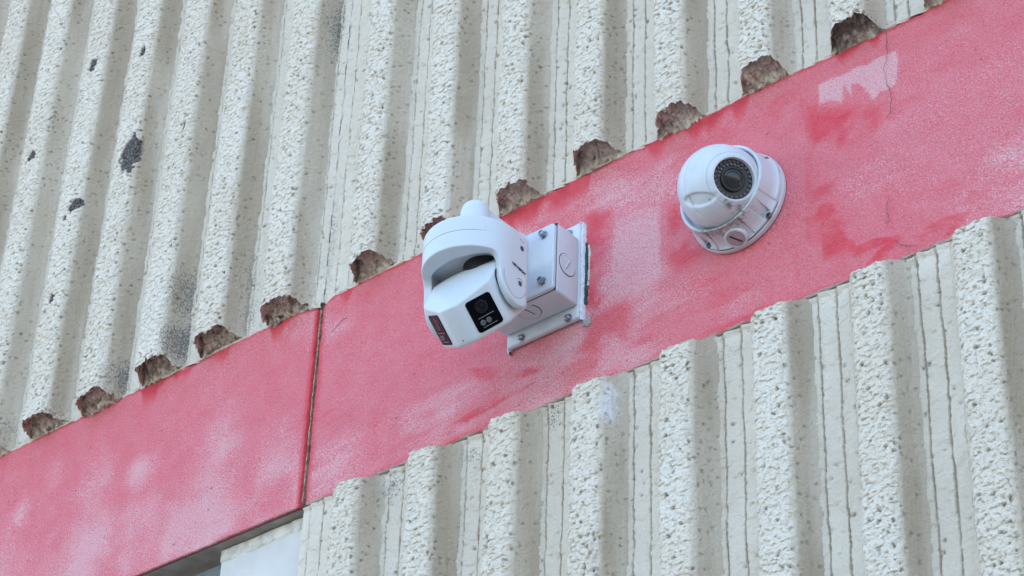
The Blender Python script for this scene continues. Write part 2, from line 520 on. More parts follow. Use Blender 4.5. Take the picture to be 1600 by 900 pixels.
    shade_stain = sst(s_a - .002, s_a + .016, s)[None, :] * (.50 + .34 * sst(.3, .7, fbm(X * 60, Z * 4, 45, 3))) + .06 * fbm(X * 40, Z * 25, 46, 3)  # flanks coloured darker and warmer than the fronts, painting in their shade
    P = np.stack([X, Y, Z2], -1)
    o = grid('rib', P, M['cream'], panel, dict(bare=bare, mould=mould, pin=pinm, fresh=fresh * (s > s_a - .003)[None, :], shade_stain=shade_stain, rough=WR * (1 - bare * .5) * np.ones_like(Z)))
    # end face (broken-off underside of the upper ribs, rough top of the lower ones)
    rim = P[0] if not lower else P[-1]
    nt = 30
    t = np.linspace(0, 1, nt)[:, None]
    x0, x1 = xl - .030, xl + a + .014 * cv
    cx = x0 + (x1 - x0) * (s / cum[-1])
    cy = np.full(m, .007); cz = np.full(m, (zs[0] - .0035) if not lower else zs[-1] + .001)
    Q = np.stack([rim[:, 0] * (1 - t) + cx * t, rim[:, 1] * (1 - t) + cy * t, rim[:, 2] * (1 - t) + cz * t], -1)
    amp_ = .010 + .014 * ((seed * .618) % 1)
    cav = sst(.02, .16, t) * sst(.55, .25, t) * sst(.45, .62, fbm(Q[..., 0] * 55 + seed, Q[..., 1] * 55, 57, 2))
    Q[..., 2] += (0 if lower else .009 + .015 * ((seed * .618) % 1)) * np.sin(np.pi * np.clip(t, 0, 1) ** .62) * (.55 + .9 * fbm(Q[..., 0] * 45 + seed, Q[..., 1] * 30, 58, 2)) * np.clip(-Q[..., 1] / .012, 0, 1)
    bulge = np.sin(np.pi * np.clip(t * 1.0, 0, 1))
    nz = (fbm(Q[..., 0] * 130, Q[..., 1] * 130 + seed, 51, 3) - .5) * .016 + .010 * (fbm(Q[..., 0] * 40, Q[..., 1] * 40 + seed, 52, 2) - .2)
    d5, _ = worley(Q[..., 0] / .006 + seed, Q[..., 1] / .006, 53)
    nz = nz - .0042 * sst(.75, .35, d5)
    Q[..., 2] += (nz if not lower else -nz * .5) * np.clip(bulge * 1.6, 0, 1) + (cav * .008 if not lower else 0)
    if not lower:
        lip = sst(.80, .97, t + .25 * (fbm(Q[..., 0] * 90, Q[..., 1] * 90, 54, 2) - .5)) * np.ones((nt, m))
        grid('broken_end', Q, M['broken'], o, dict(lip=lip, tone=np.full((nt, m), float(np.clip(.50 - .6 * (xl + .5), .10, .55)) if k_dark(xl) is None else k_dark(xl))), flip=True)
    else:
        z_ = np.zeros((nt, m))
        grid('rough_top', Q, M['cream'], o, dict(bare=z_, mould=z_ + .5, pin=z_, fresh=z_, shade_stain=z_ + .3, rough=z_ + .8))
    return o

def make_channel(panel, xa, xb, grooves, seed, lower, name='fluted_channel'):
    """flat strip between two ribs with narrow moulded grooves"""
    cols = set(np.round(np.linspace(xa, xb, max(3, int((xb - xa) / .0028))), 5))
    for gx in grooves:
        cols = {c for c in cols if not (gx - .004 < c < gx + .011)}
        cols |= {gx + d for d in (-.0032, -.0016, -.0006, .0002, .0010, .002, .0034, .0046, .0058, .0076, .010)}
    xs = np.array(sorted(c for c in cols if xa - 1e-6 <= c <= xb + 1e-6))
    xm = (xa + xb) / 2
    zt = .584 - .56 * xm; zb = -.492 - .32 * xm
    if not lower:
        z0 = .1475; f1 = max(z0 + .12, zt + .10); zs = z_rows(z0, ZT_UP, z0, min(f1, ZT_UP - .2), STEP, .03)
    else:
        z1 = -.2350 - .0115 * max(-.1, xm); f0 = min(z1 - .12, zb - .06); zs = z_rows(ZB_LOW, z1, f0, z1, STEP, .03)
    Xg, Z = np.meshgrid(xs, zs)
    Xj = Xg + (fbm(Z * 130 + seed, Xg * 40, 61, 3) - .5) * .0022 + (vn(Z * 420 + seed, Xg * 30, 63) - .5) * .0013 + (fbm(Z * 18 + seed, Xg * 10, 62, 2) - .5) * .003
    gd = np.zeros_like(Xg); gfl = np.zeros_like(Xg)
    for gx in grooves:
        p = Xj - gx
        w = .0016 + .0042 * fbm(Z * 26 + gx * 57, 0 * Z, 60, 3)
        g_ = sst(-.0006, .0004, p) * (1 - sst(w - .003, w + .001, p))
        bridge = 1 - .6 * sst(.74, .86, fbm(Z * 60 + gx * 91, 0 * Z + seed, 64, 3)) - .25 * vn(Z * 170 + gx * 33, 0 * Z, 65)
        gd = np.maximum(gd, g_ * bridge); gfl = np.maximum(gfl, sst(-.0015, 0, p) * (1 - sst(.001, .003, p)))
    if lower:
        gd = gd * sst(zs[-1] - .006, zs[-1] - .014, Z + .004 * (fbm(Xg * 90, Z * 0, 66, 2) - .5))
    saw = np.zeros_like(Xg)
    gl = sorted(grooves) + [xb + .004]
    for g0, g1 in zip(gl, gl[1:]):
        q = np.clip((Xj - g0 - .004) / max(.004, g1 - g0 - .004), 0, 1); saw = np.maximum(saw, (Xj > g0 + .004) * (Xj < g1) * (1 - q))
    y = .003 + .0070 * gd * (.45 + .75 * fbm(Z * 14 + seed, Xg * 20, 59, 3)) - .0040 * saw
    y = y - .0018 * (fbm(Xg * 90, Z * 45, 67, 3) - .5) - .0012 * (fbm(Xg * 300, Z * 200, 68, 2) - .5)
    d1, id1 = worley(Xg / .016, Z / .019, 69)
    pit = (id1 > .55) * sst(.20, .06, d1 + .22 * (vn(Xg * 450, Z * 450, 68) - .5)) * (.3 + 1.6 * (id1 - .55))
    y = y + pit * .0040
    d2, id2 = worley(Xg / .022, Z / .03, 70)
    flake = (id2 > .45) * sst(.46, .40, d2 + .2 * (vn(Xg * 300, Z * 200, 78) - .5))
    y = y - flake * .0013
    # recessed cap strip under the band on the lower field
    if lower:
        y = y - .0028 * sst(zs[-1] - .010, zs[-1] - .004, Z) * (.6 + .8 * fbm(Xg * 70, Z * 60, 79, 3)) + .003 * sst(zs[-1] - .0012, zs[-1], Z)
    bare, mould, fresh = field_masks(Xg, Z)
    z_ = np.zeros_like(Xg)
    pin = sst(.5, .9, pit) * .7
    shade_stain = .16 + 1.05 * gfl * fbm(Z * 12, Xg * 20, 75, 3) + .2 * (fbm(Xg * 30, Z * 8, 76, 3) - .5)  # warm bounce tint painted over the channel, groove floors darkened as shade
    if lower: shade_stain = shade_stain + .35 * sst(zs[-1] - .010, zs[-1], Z)
    else: shade_stain = shade_stain + .10 * sst(zs[0] + .02, zs[0], Z)
    return grid(name, np.stack([Xg, y, Z], -1), M['cream'], panel, dict(bare=z_, mould=mould * .6, pin=pin, fresh=z_, shade_stain=np.clip(shade_stain, 0, 1), rough=z_ + .10))

LX = [-.503 - .1485 * k for k in range(7, -1, -1)]            # left edges of the rough faces, left upper panel
LX = [-1.8394, -1.690, -1.541, -1.394, -1.2445, -1.0955, -.9525, -.8035, -.6595, -.503]
RX = [-.3045 + .1517 * k for k in range(11)]        # right upper panel
RL = [-.2965 + .1517 * k for k in range(11)]        # lower panel
WL, WRT = .053, .0445

pl = thing('ribbed_concrete_panel', 'tall cream ribbed concrete panel above the left pink band, left of the brown joint', 'wall panel', (0, 0, 0), group='ribbed concrete panels')
for k, x in enumerate(LX):
    make_rib(pl, x, WL, k + 1, False)
    xe = (LX[k + 1] - .024) if k + 1 < len(LX) else -.4052
    gs = [x + WL + .0285, x + WL + .058] if k + 1 < len(LX) else [x + WL + .025, x + WL + .0355]
    make_channel(pl, x + WL + .010, xe, gs[:2] if k + 1 < len(LX) else gs[:1], k + 1, False)
pr_ = thing('ribbed_concrete_panel', 'cream ribbed concrete panel above the right pink band, behind both cameras', 'wall panel', (0, 0, 0), group='ribbed concrete panels')
make_channel(pr_, -.4028, RX[0] - .024, [-.381, -.3535], 20, False)
for k, x in enumerate(RX):
    make_rib(pr_, x, WRT, k + 21, False)
    make_channel(pr_, x + WRT + .008, (RX[k + 1] if k + 1 < len(RX) else x + .1517) - .024, [x + .0730, x + .0960], k + 21, False)
plo = thing('ribbed_concrete_panel', 'cream ribbed concrete panel below the right pink band, beside the white pillar', 'wall panel', (0, 0, 0), group='ribbed concrete panels')
make_channel(plo, -.4065, RL[0] - .016, [-.3905, -.363], 40, True)
for k, x in enumerate(RL):
    make_rib(plo, x, WRT, k + 41, True)
    make_channel(plo, x + WRT + .008, (RL[k + 1] if k + 1 < len(RL) else x + .1517) - .016, [x + .0697, x + .0986, x + .1216], k + 41, True)
# plain backs of the precast panels, extended out of view to block the sun
for par, x0, x1, z0, z1 in ((pl, -6.0, -.4085, .150, 3.4), (pr_, -.4, 5.0, .150, 3.4), (plo, -.4055, 5.0, -3.66, -.246)):
    bm = bmesh.new(); bm_box(bm, ((x0 + x1) / 2, .085, (z0 + z1) / 2), (x1 - x0, .14, z1 - z0))
    from_bm('panel_back', bm, M['cream'], par, smooth=False)

# ------------------------------------------------------------------ pink bands
D_POLY = [
    ([(.139, .071), (.194, .068), (.189, .037), (.180, -.047), (.169, -.122), (.140, -.095)], .55, .014),
    ([(.288, .021), (.311, .018), (.334, -.070), (.371, -.095), (.304, -.110), (.288, -.080)], .50, .014),
    ([(-.402, .155), (-.212, .128), (-.195, .075), (-.320, .090), (-.384, .088)], .30, .02),  # saturated repaint strokes: (polygon, strength, softness)
    ([(.525, .095), (.56, .062), (.60, .048), (.650, .022), (.648, -.006), (.613, -.044), (.573, -.066), (.57, -.10), (.583, -.146), (.56, -.17), (.53, -.151), (.528, -.066)], .62, .022),
    ([(.517, .109), (.524, .106), (.536, .03), (.545, -.06), (.552, -.165), (.52, -.151), (.522, -.066), (.530, .019)], .42, .003),
    ([(.543, -.100), (.566, -.100), (.572, -.150), (.60, -.188), (.648, -.196), (.655, -.207), (.60, -.209), (.556, -.203), (.546, -.182)], .60, .003),
    ([(.655, -.196), (.71, -.200), (.765, -.208), (.76, -.231), (.725, -.239), (.67, -.238), (.60, -.226)], .60, .007),
    ([(-.107, -.195), (-.065, -.189), (-.028, -.183), (.05, -.187), (.009, -.197), (-.016, -.197), (-.076, -.206)], .7, .003),
    ([(-.082, -.11), (-.006, -.132), (.067, -.169), (.007, -.171), (-.062, -.137)], .45, .006),
    ([(.16, -.102), (.223, -.109), (.224, -.189), (.161, -.19), (.126, -.171)], .42, .016),
    ([(.318, -.227), (.497, -.216), (.508, -.208), (.588, -.212), (.547, -.23), (.434, -.239)], .5, .008),
    ([(-.02, .13), (.10, .12), (.10, .075), (.0, .085)], .35, .01),
    ([(.30, .12), (.50, .12), (.49, .07), (.33, .08)], .35, .015)]
P_POLY = [
    ([(.549, .109), (.606, .106), (.684, .105), (.677, .046), (.657, .043), (.633, .035), (.62, .073), (.607, .079), (.603, .045), (.594, .085), (.59, .048), (.572, .066), (.547, .073)], .64, .004),
    ([(.186, .044), (.239, .044), (.281, .034), (.284, -.106), (.223, -.127), (.194, -.110), (.180, -.025)], .60, .014),
    ([(-.429, .047), (-.32, .076), (-.197, .06), (-.182, -.052), (-.248, -.118), (-.382, -.126)], .30, .04),
    ([(.66, .09), (.9, .05), (.9, -.20), (.68, -.16), (.60, -.12), (.62, -.03)], .38, .04),
    ([(.35, .02), (.50, .05), (.515, -.10), (.42, -.14), (.36, -.10)], .25, .03)]
SPOT = [(-.596, -.106, .03, .06), (-.672, -.185, .03, .05), (-1.027, .06, .05, .08), (-.292, -.079, .06, .05), (-.129, -.164, .05, .03),
        (.03, -.138, .05, .025), (.73, -.13, .05, .06), (.285, -.112, .03, .03), (-.8, -.03, .07, .06), (-.95, -.10, .05, .06), (-1.1, 0., .06, .06)]

def make_band(parent, x0, x1, seed, left):
    step = .0021 if x1 < 1 else .0021
    xs = np.arange(x0, x1 + 1e-6, step)
    ee = np.array([.0004, .0009, .0015, .0026, .0034])
    xs = np.unique(np.round(np.concatenate([xs, x0 + ee, x1 - ee, [x1]]), 5))
    top = .1500 + (fbm(xs * 14, xs * 0 + seed, 81, 3) - .5) * .008 + (vn(xs * 90, xs * 0, 82) - .5) * .0025
    bot = -.234 - .0115 * np.maximum(xs, -.1) if not left else np.full(len(xs), -.2325)
    bot = bot + (fbm(xs * 30, xs * 0 + seed, 83, 3) - .5) * (.004 if not left else .0016)
    if not left:
        top = top - .017 * np.clip(1 - (xs - x0) / .030, 0, 1) ** 2.2
        bot = bot + .004 * np.clip(1 - (xs - x0) / .012, 0, 1)
    else:
        top = top - .012 * np.clip(1 - (x1 - xs) / .05, 0, 1) ** 1.5
    nz = int(.39 / step)
    t = np.linspace(0, 1, nz)
    r = .005
    # profile over the edges: curl back into the wall at top and bottom
    ex = [(-.0030, .0078 if left else .030), (-.0030, .0050 if left else .010), (-.0029, .0022), (-.0018, .0005)]
    Zr = []; Yr = []
    for dz, y in ex: Zr.append(bot + .0045 + dz); Yr.append(np.full(len(xs), y))
    for q in t: Zr.append(bot + .0052 + (top - bot - .0090) * q); Yr.append(np.zeros(len(xs)))
    for dz, y in ex[::-1]: Zr.append(top - .0040 - dz * .9); Yr.append(np.full(len(xs), min(y, .02)))
    Z = np.array(Zr); Y = np.array(Yr); X = np.broadcast_to(xs, Z.shape).copy()
    # side returns at the vertical joint
    if left: e = x1 - X
    else: e = X - x0
    jo = sst(.0040, .0, e) * 1.0
    Y = Y + jo ** 1.6 * .010
    X = X + (fbm(Z * 60, X * 0 + seed, 84, 3) - .5) * .0022 * sst(.02, 0, e)
    nzr = .0016 * (fbm(X * 40, Z * 50, 85, 3) - .5) + .0011 * (fbm(X * 170, Z * 200, 86, 3) - .5) + .003 * (fbm(X * 5, Z * 7, 87, 2) - .5)
    d1, i1 = worley(X / .030, Z / .028, 88)
    pit = (i1 > .92) * sst(.07, .03, d1)
    deep = np.zeros_like(X); pale = np.zeros_like(X)
    stro = fbm(X * 9 + 30 * Z, Z * 70 - 10 * X, 91, 3)          # brush direction streaks
    if not left:
        for k, (pg, s, so) in enumerate(D_POLY): deep = np.maximum(deep, s * poly_mask(X, Z, pg, so, 100 + k, .005, 45))
        for k, (pg, s, so) in enumerate(P_POLY): pale = np.maximum(pale, s * poly_mask(X, Z, pg, so, 120 + k, .004, 60))
        deep = np.maximum(deep, .34 * sst(.50, .72, fbm(X * 5 + 15 * Z, Z * 26 - 6 * X, 107, 4)) * (.3 + .7 * sst(.45, .6, fbm(X * 4, Z * 6, 93, 2))))
    big = fbm(X * 4.5, Z * 5.5, 94, 4)
    runs = fbm(X * 26, Z * 2.2, 95, 3)
    pale = np.maximum(pale, (.20 + .46 * sst(.30, .78, (.84 * big + .16 * runs) if left else (.86 * big + .14 * stro))) + (0 if left else .10 * (fbm(X * 12 + 46 * Z, Z * 330 - 150 * X, 105, 3) - .5)))
    for (cx, cz, rx, rz) in SPOT:
        pale = np.maximum(pale, (.62 if left else .55) * (.25 + 1.1 * fbm(X * 14, Z * 7, 106, 3)) * np.exp(-(((X - cx) / rx) ** 2 + ((Z - cz) / rz) ** 2)) * (.75 + .5 * (runs - .3)))
    deep = deep * (.35 + .95 * sst(.30, .62, fbm(X * 16, Z * 22, 103, 4)))
    pale = pale * (1 - .75 * deep)
    # unfaded red close under the ribs, along the joint and the lower edge
    dt = np.array(top)[None, :] - Z; db = Z - np.array(bot)[None, :]
    drip = fbm(X * 22, X * 0 + 3, 96, 3)
    edge = sst(.012 + .07 * sst(.45, .75, drip), .0, dt)
    deep = np.maximum(deep, edge * (1.0 if not left else .9))
    red = .75 * sst(.010 + .03 * sst(.5, .72, drip), .0, dt) * sst(.35, .6, fbm(X * 30, Z * 30, 97, 2))
    ej = sst(.014 + .012 * fbm(Z * 20, X * 0, 98, 2), .002, e)
    deep = np.maximum(deep, .85 * ej); red = np.maximum(red, .35 * sst(.006, .001, e))
    deep = np.maximum(deep, .6 * sst(.03, .0, db) * sst(.38, .6, fbm(X * 12, Z * 40, 99, 3)))
    cream = np.zeros_like(X)
    if not left:
        cream = sst(.0036, .0022, db + .004 * (fbm(X * 40, X * 0, 101, 3) - .5))
    dark = pit * .5
    if left: dark = np.maximum(dark, .8 * sst(.0040, .0015, db))
    dark = np.maximum(dark, .5 * sst(.003, .0005, dt) * sst(.45, .6, fbm(X * 60, X * 0, 102, 2)))
    # ridge where the thick repaint ends
    Y = Y - nzr + pit * .0015 - .0011 * sst(.2, .55, deep) * (0 if left else 1)
    P = np.stack([X, Y, Z], -1)
    return grid('painted_face', P, M['pink'], parent, dict(deep=deep, pale=np.clip(pale, 0, 1), red=red, cream=cream, dark=dark))

JX0, JX1 = -.4134, -.4042
bl = thing('painted_band', 'faded pink painted concrete band left of the brown joint, above the white pillar', 'painted band', (0, 0, 0), group='pink bands')
make_band(bl, -1.95, JX0, 1, True)
# soffit of the left band and its body behind the paint
bm = bmesh.new(); bm_box(bm, ((-1.95 + JX0) / 2, .0635, -.2258), (JX0 + 1.95 - .006, .115, .012))
from_bm('soffit', bm, M['soffit'], bl, smooth=False)
br = thing('painted_band', 'pink band with darker repainted strokes, carrying both white cameras', 'painted band', (0, 0, 0), group='pink bands')
make_band(br, JX1, 1.45, 2, False)
for par, x0, x1 in ((bl, -1.95, JX0 - .007), (br, JX1 + .007, 1.45)):
    bm = bmesh.new(); bm_box(bm, ((x0 + x1) / 2, .085, -.041), (x1 - x0, .13, .350))
    from_bm('band_core', bm, M['slab'], par, smooth=False)

def ribbon(name, pts, w, y, mat, parent, jit=.0022, seed=1, n=26):
    """hairline crack: a thin ragged wedge lying in the paint"""
    pts = np.array(pts); tt = np.linspace(0, len(pts) - 1, n * (len(pts) - 1) + 1)
    x = np.interp(tt, range(len(pts)), pts[:, 0]); z = np.interp(tt, range(len(pts)), pts[:, 1])
    x = x + (fbm(tt * 4, tt * 0 + seed, 5, 4) - .5) * 2 * jit; z = z + (fbm(tt * 3, tt * 0 + seed + 4, 6, 3) - .5) * 2 * jit
    dx = np.gradient(x); dz = np.gradient(z); l = np.hypot(dx, dz) + 1e-9
    ww = w * (.35 + 1.1 * vn(tt * 2, tt * 0 + seed, 7)) * np.minimum(1, np.minimum(tt, tt[-1] - tt) * 1.5 + .2)
    A = np.stack([x - dz / l * ww, np.full(len(x), y), z + dx / l * ww], -1)
    B = np.stack([x + dz / l * ww, np.full(len(x), y), z - dx / l * ww], -1)
    Cc = np.stack([x, np.full(len(x), y - .0004), z], -1)
    return grid(name, np.stack([A, Cc, B], 0), mat, parent, smooth=False)

ribbon('hairline_crack', [(.665, .145), (.666, .106), (.659, .078), (.664, .042), (.667, .023), (.664, .003), (.656, -.007)], .0005, -.0020, M['crack'], br, seed=1)
ribbon('hairline_crack', [(.653, -.133), (.648, -.156), (.650, -.173), (.645, -.186)], .0004, -.0020, M['crack'], br, seed=2)
ribbon('hairline_crack', [(.655, -.205), (.668, -.222), (.69, -.232)], .0004, -.0022, M['crack'], br, seed=3)
ribbon('hairline_crack', [(-.377, .075), (-.356, .091), (-.342, .089)], .0004, -.0012, M['crack'], br, seed=5)

# cream lip between the upper ribbed field and the bands
def lip(parent, x0, x1, seed, drop=0):
    xs = np.arange(x0, x1, .0028)
    th = np.linspace(0, 1, 9)
    top = .1540 + (fbm(xs * 40, xs * 0 + seed, 201, 3) - .5) * .005
    lo = .1495 + (fbm(xs * 25, xs * 0 + seed, 202, 3) - .5) * .005
    if drop: lo = lo - .012 * np.clip(1 - np.abs(xs + .4085) / .04, 0, 1)
    P = np.zeros((9, len(xs), 3))
    for i, q in enumerate(th):
        P[i, :, 0] = xs
        P[i, :, 2] = lo + (top - lo) * q
        P[i, :, 1] = .002 - .0022 * math.sin(math.pi * min(1, q * 1.0)) ** .6 + (fbm(xs * 150, xs * 0 + i * .4 + seed, 203, 2) - .5) * .002
    z_ = np.zeros((9, len(xs)))
    st = .22 + .5 * sst(.5, .7, fbm(P[..., 0] * 60, P[..., 2] * 60, 204, 3))
    return grid('bottom_lip', P, M['cream'], parent, dict(bare=z_, mould=z_ + .15, pin=z_, fresh=z_, shade_stain=st * .6, rough=z_ + .4))
lip(pl, -1.95, -.4075, 1, 1)
lip(pr_, -.4005, 1.45, 2, 1)

# ------------------------------------------------------------------ joint between the panels
jt = thing('joint_sealant', 'brown weathered sealant joint running down between the two pink bands', 'sealant joint', (-.4085, .01, -.04))
def bead(name, xc, w, y, z0, z1, mat, seed, amp):
    zs = np.arange(z0, z1, .002); th = np.linspace(-1, 1, 7)
    P = np.zeros((len(zs), 7, 3))
    for j, q in enumerate(th):
        P[:, j, 0] = xc + .4085 + q * w * (1 + .5 * (fbm(zs * 40, zs * 0 + seed, 211, 3) - .5)) + (fbm(zs * 30, zs * 0 + seed, 212, 3) - .5) * amp
        P[:, j, 1] = y - .01 - .5 * w * math.sqrt(max(0, 1 - q * q)) + (fbm(zs * 120, zs * 0 + q * 2 + seed, 213, 2) - .5) * .002
        P[:, j, 2] = zs + .04
    return grid(name, P, mat, jt)
bead('filler', -.4088, .0068, .0070, -.232, .146, M['joint'], 1, .001)
bead('edge_bead', -.4118, .0013, .0040, -.222, .138, M['jedge'], 4, .0022)
bead('edge_bead', -.4062, .0009, .0050, -.200, .130, M['jedge'], 9, .0020)
z_ = None
bead('filler', -.4040, .0030, .0040, .146, 2.2, M['plaster'], 3, .001)

# ------------------------------------------------------------------ recess under the left band
pil = thing('square_post', 'smooth white painted pillar under the left pink band beside the ribbed panel', 'post', (-.508, .05, -3.66))
bm = bmesh.new(); bm_box(bm, (0, 0, 1.708), (.192, .056, 3.416), .002, 2)
from_bm('shaft', bm, M['pillar'], pil)
xs = np.linspace(-.0965, .0962, 90)
P = np.zeros((14, 90, 3))
for i in range(14):
    q = i / 13
    P[i, :, 0] = xs; P[i, :, 2] = 3.4065 - .002 + (.0215 + .0) * q + (fbm(xs * 35, xs * 0, 221, 3) - .5) * .003 * (1 - q)
    P[i, :, 1] = -.0280 - .0014 * min(1, q * 6) + .0005 * q + (fbm(xs * 60, xs * 0 + q * 4, 222, 3) - .5) * .0022
grid('plaster_patch', P, M['plaster'], pil)
rp = thing('recessed_panel', 'dark grey recessed panel under the left pink band, left of the white pillar', 'panel', (-1.28, .05, -3.66))
bm = bmesh.new(); bm_box(bm, (0, .0, 1.706), (1.345, .033, 3.412), .001, 1)
from_bm('sheet', bm, M['darkpanel'], rp)
bm = bmesh.new(); bm_box(bm, (0, -.0185, 3.385), (1.34, .004, .030), .001, 1)
from_bm('head_trim', bm, M['darkpanel'], rp)

# ------------------------------------------------------------------ junction box
jb = thing('junction_box', 'white square junction box bolted to the pink band, holding the two-lens camera', 'junction box', (.070, 0, -.0315))
def L(x, y, z): return (x - .070, y, z + .0315)
def boxmesh(name, lo, hi, bev, mat, parent, seg=3):
    bm = bmesh.new(); c = [(a + b) / 2 for a, b in zip(lo, hi)]; d = [b - a for a, b in zip(lo, hi)]
    bm_box(bm, c, d, bev, seg); return from_bm(name, bm, mat, parent)
boxmesh('back_plate', L(.0035, -.0115, -.1160), L(.1378, -.0005, .0530), .004, M['box'], jb)
boxmesh('box_body', L(.0030, -.0610, -.0965), L(.1375, -.0118, .0225), .004, M['box'], jb)
boxmesh('gasket', L(.0032, -.0632, -.0960), L(.1372, -.0606, .0220), .0009, M['black'], jb, 1)
_mc = frame(L(.0701, -.0630, -.0385), (-1, 0, 0), (0, 0, 1), (0, -1, 0))
COVER = (_mc,)
def screw(name, o, n, r, h, mat, parent, kind='hex', rot=0.0):
    m = axis_frame(o, n, (0, 0, 1) if abs(n[2]) < .9 else (0, 1, 0)) @ Matrix.Rotation(rot, 4, 'Z')
    bm = bmesh.new()
    if kind == 'hex':
        lathe(bm, [(r * 1.35, 0), (r * 1.35, h * .12), (r * 1.25, h * .2), (r * .9, h * .2)], 24, m)
        lathe(bm, [(r * .98, h * .15), (r, h * .3), (r, h * .9), (r * .88, h), (r * .55, h), (r * .5, h * .86), (0, h * .86)], 6, m)
    else:
        lathe(bm, [(r * 1.45, 0), (r * 1.45, h * .15), (r * 1.0, h * .2), (r, h * .4), (r * .92, h * .7), (r * .65, h * .93), (r * .3, h), (0, h)], 24, m)
    return from_bm(name, bm, mat, parent, angle=30)
for x, z in ((.1185, .0037), (.1190, -.0790), (.0215, .0037), (.0215, -.0790)):
    screw('cover_bolt', L(x, -.0690, z), (0, -1, 0), .0052, .0088, M['steel'], jb, 'hex', x * 9 + z * 30)
for x, z in ((.1200, -.1110), (.0320, -.1095), (.1180, .0400), (.0230, .0400)):
    screw('plate_bolt', L(x, -.0115, z), (0, -1, 0), .0046, .0062, M['steel'], jb, 'dome')
def knockout(o, n, up, rot, parent):
    m = axis_frame(o, n, up) @ Matrix.Rotation(rot, 4, 'Z')
    bm = bmesh.new()
    lathe(bm, [(.0172, .0001), (.0172, .0009), (.0164, .0012), (.0148, .0012), (.0148, .0007), (0, .0007)], 40, m)
    bm_box(bm, (0, 0, .0011), (.020, .0028, .0016), .0006, 1, m)
    k = from_bm('knockout_plug', bm, M['box'], parent)
    bm = bmesh.new(); torus(bm, .0177, .0007, 40, 6, m, .5, 5.2)  # dark ring painting in the shaded gap round the plug
    from_bm('rim_gap_shade', bm, M['ink'], k)
    bm = bmesh.new(); bm_box(bm, (0, -.0017, .0007), (.019, .0007, .0012), 0, 1, m)
    from_bm('slot', bm, M['ink'], k)
knockout(L(.1375, -.0385, -.0405), (1, 0, 0), (0, 0, 1), R_(62), jb)
knockout(L(.0720, -.0420, -.0965), (0, 0, -1), (0, 1, 0), R_(-80), jb)
# ragged white sealant bead round the plate and the dark gap beside it
def edge_bead(name, pts, w, h, mat, seed, amp):
    pts = np.array(pts); d = np.r_[0, np.cumsum(np.hypot(*np.diff(pts, axis=0).T))]
    q = np.arange(0, d[-1], .0014); x = np.interp(q, d, pts[:, 0]); z = np.interp(q, d, pts[:, 1])
    dx = np.gradient(x); dz = np.gradient(z); l = np.hypot(dx, dz)
    th = np.linspace(0, math.pi, 8); P = np.zeros((len(q), 8, 3))
    ww = w * (1 + amp * 2 * (fbm(q * 260, q * 0 + seed, 231, 3) - .5)); hh = h * (1 + amp * (fbm(q * 200, q * 0 + seed, 232, 3) - .5))
    for j, t in enumerate(th):
        P[:, j, 0] = x + dz / l * math.cos(t) * ww - .070
        P[:, j, 2] = z - dx / l * math.cos(t) * ww + .0315
        P[:, j, 1] = -math.sin(t) * hh + .001
    return grid(name, P, mat, jb)
edge_bead('sealant_bead', [(.1388, -.119), (.1392, -.05), (.1388, .0535), (.128, .0545)], .0028, .0095, M['sealant'], 1, .45)
edge_bead('sealant_bead', [(.0020, -.080), (.0025, -.119), (.006, -.1215)], .0032, .0080, M['sealant'], 5, .5)
edge_bead('gap_strip', [(.1425, -.092), (.1436, -.05), (.1438, -.01), (.1428, .018)], .0036, .0042, M['gapstrip'], 8, .6)  # dark green strip along the gap beside the plate
edge_bead('gap_edge', [(.1458, -.060), (.1476, -.03), (.1478, -.002), (.1464, .014)], .0018, .0030, M['plaster'], 9, .7)
bm = bmesh.new()
bmesh.ops.create_icosphere(bm, subdivisions=3, radius=.0068)
for v in bm.verts:
    n_ = float(fbm(np.array([v.co.x * 400 + 5]), np.array([v.co.z * 400 + v.co.y * 300]), 9, 3)[0])
    v.co *= .7 + .7 * n_; v.co.y *= .6
    v.co += Vector(L(.1475, -.002, -.1235))
from_bm('wall_plug', bm, M['tip'], jb)
# cable stub end in the cover corner behind the camera arm
boxmesh('bracket_plate', L(.0385, -.0735, -.060), L(.0900, -.0688, .000), .002, M['white'], jb)

# ------------------------------------------------------------------ two-lens camera
PTX, PTY = .0695, -.1640
pc = thing('security_camera', 'white two-lens pan and tilt security camera hanging from the square junction box', 'camera', (PTX, PTY, 0), R_(2.9), group='security cameras')
RC = .0715
# perimeter of the housing in plan
per = []
for a in np.linspace(-math.pi / 2, math.pi / 2, 97): per.append((RC * math.sin(a), -RC * math.cos(a), 'f', math.degrees(a)))
for y in np.linspace(.0, .030, 13)[1:]: per.append((RC, y, 's', y))
for a in np.linspace(0, math.pi, 41)[1:-1]: per.append((RC * math.cos(a), .030 + .030 * math.sin(a), 'b', a))
for y in np.linspace(.030, .0, 13)[:-1]: per.append((-RC, y, 's', y))
per_xy = np.array([(p[0], p[1]) for p in per])
def z_bottom(p):
    x, y = p[0], p[1]
    arm = -.124 - .046 * math.sqrt(max(0, 1 - ((y - .014) / .036) ** 2)) if -.022 < y < .050 else -.124
    if p[2] == 'f':
        az = abs(p[3])
        e = min(1, max(0, (az - 60) / 13.0))
        zf = -.1005 - .0235 * (1 - math.sqrt(max(0, 1 - e * e)))
        return zf if az < 73 else min(arm, -.124)
    if y > .050: return -.124
    return arm
zb_ = np.array([z_bottom(p) for p in per])
nrm = np.zeros_like(per_xy)
tg = np.roll(per_xy, -1, 0) - np.roll(per_xy, 1, 0); tl = np.hypot(*tg.T)[:, None]
nrm = np.stack([tg[:, 1], -tg[:, 0]], -1) / tl
TH = np.array([  .011 + .017 * float(sst(80, 15, np.array(abs(p[3])))) if p[2] == 'f' else .011 for p in per])
rows = []
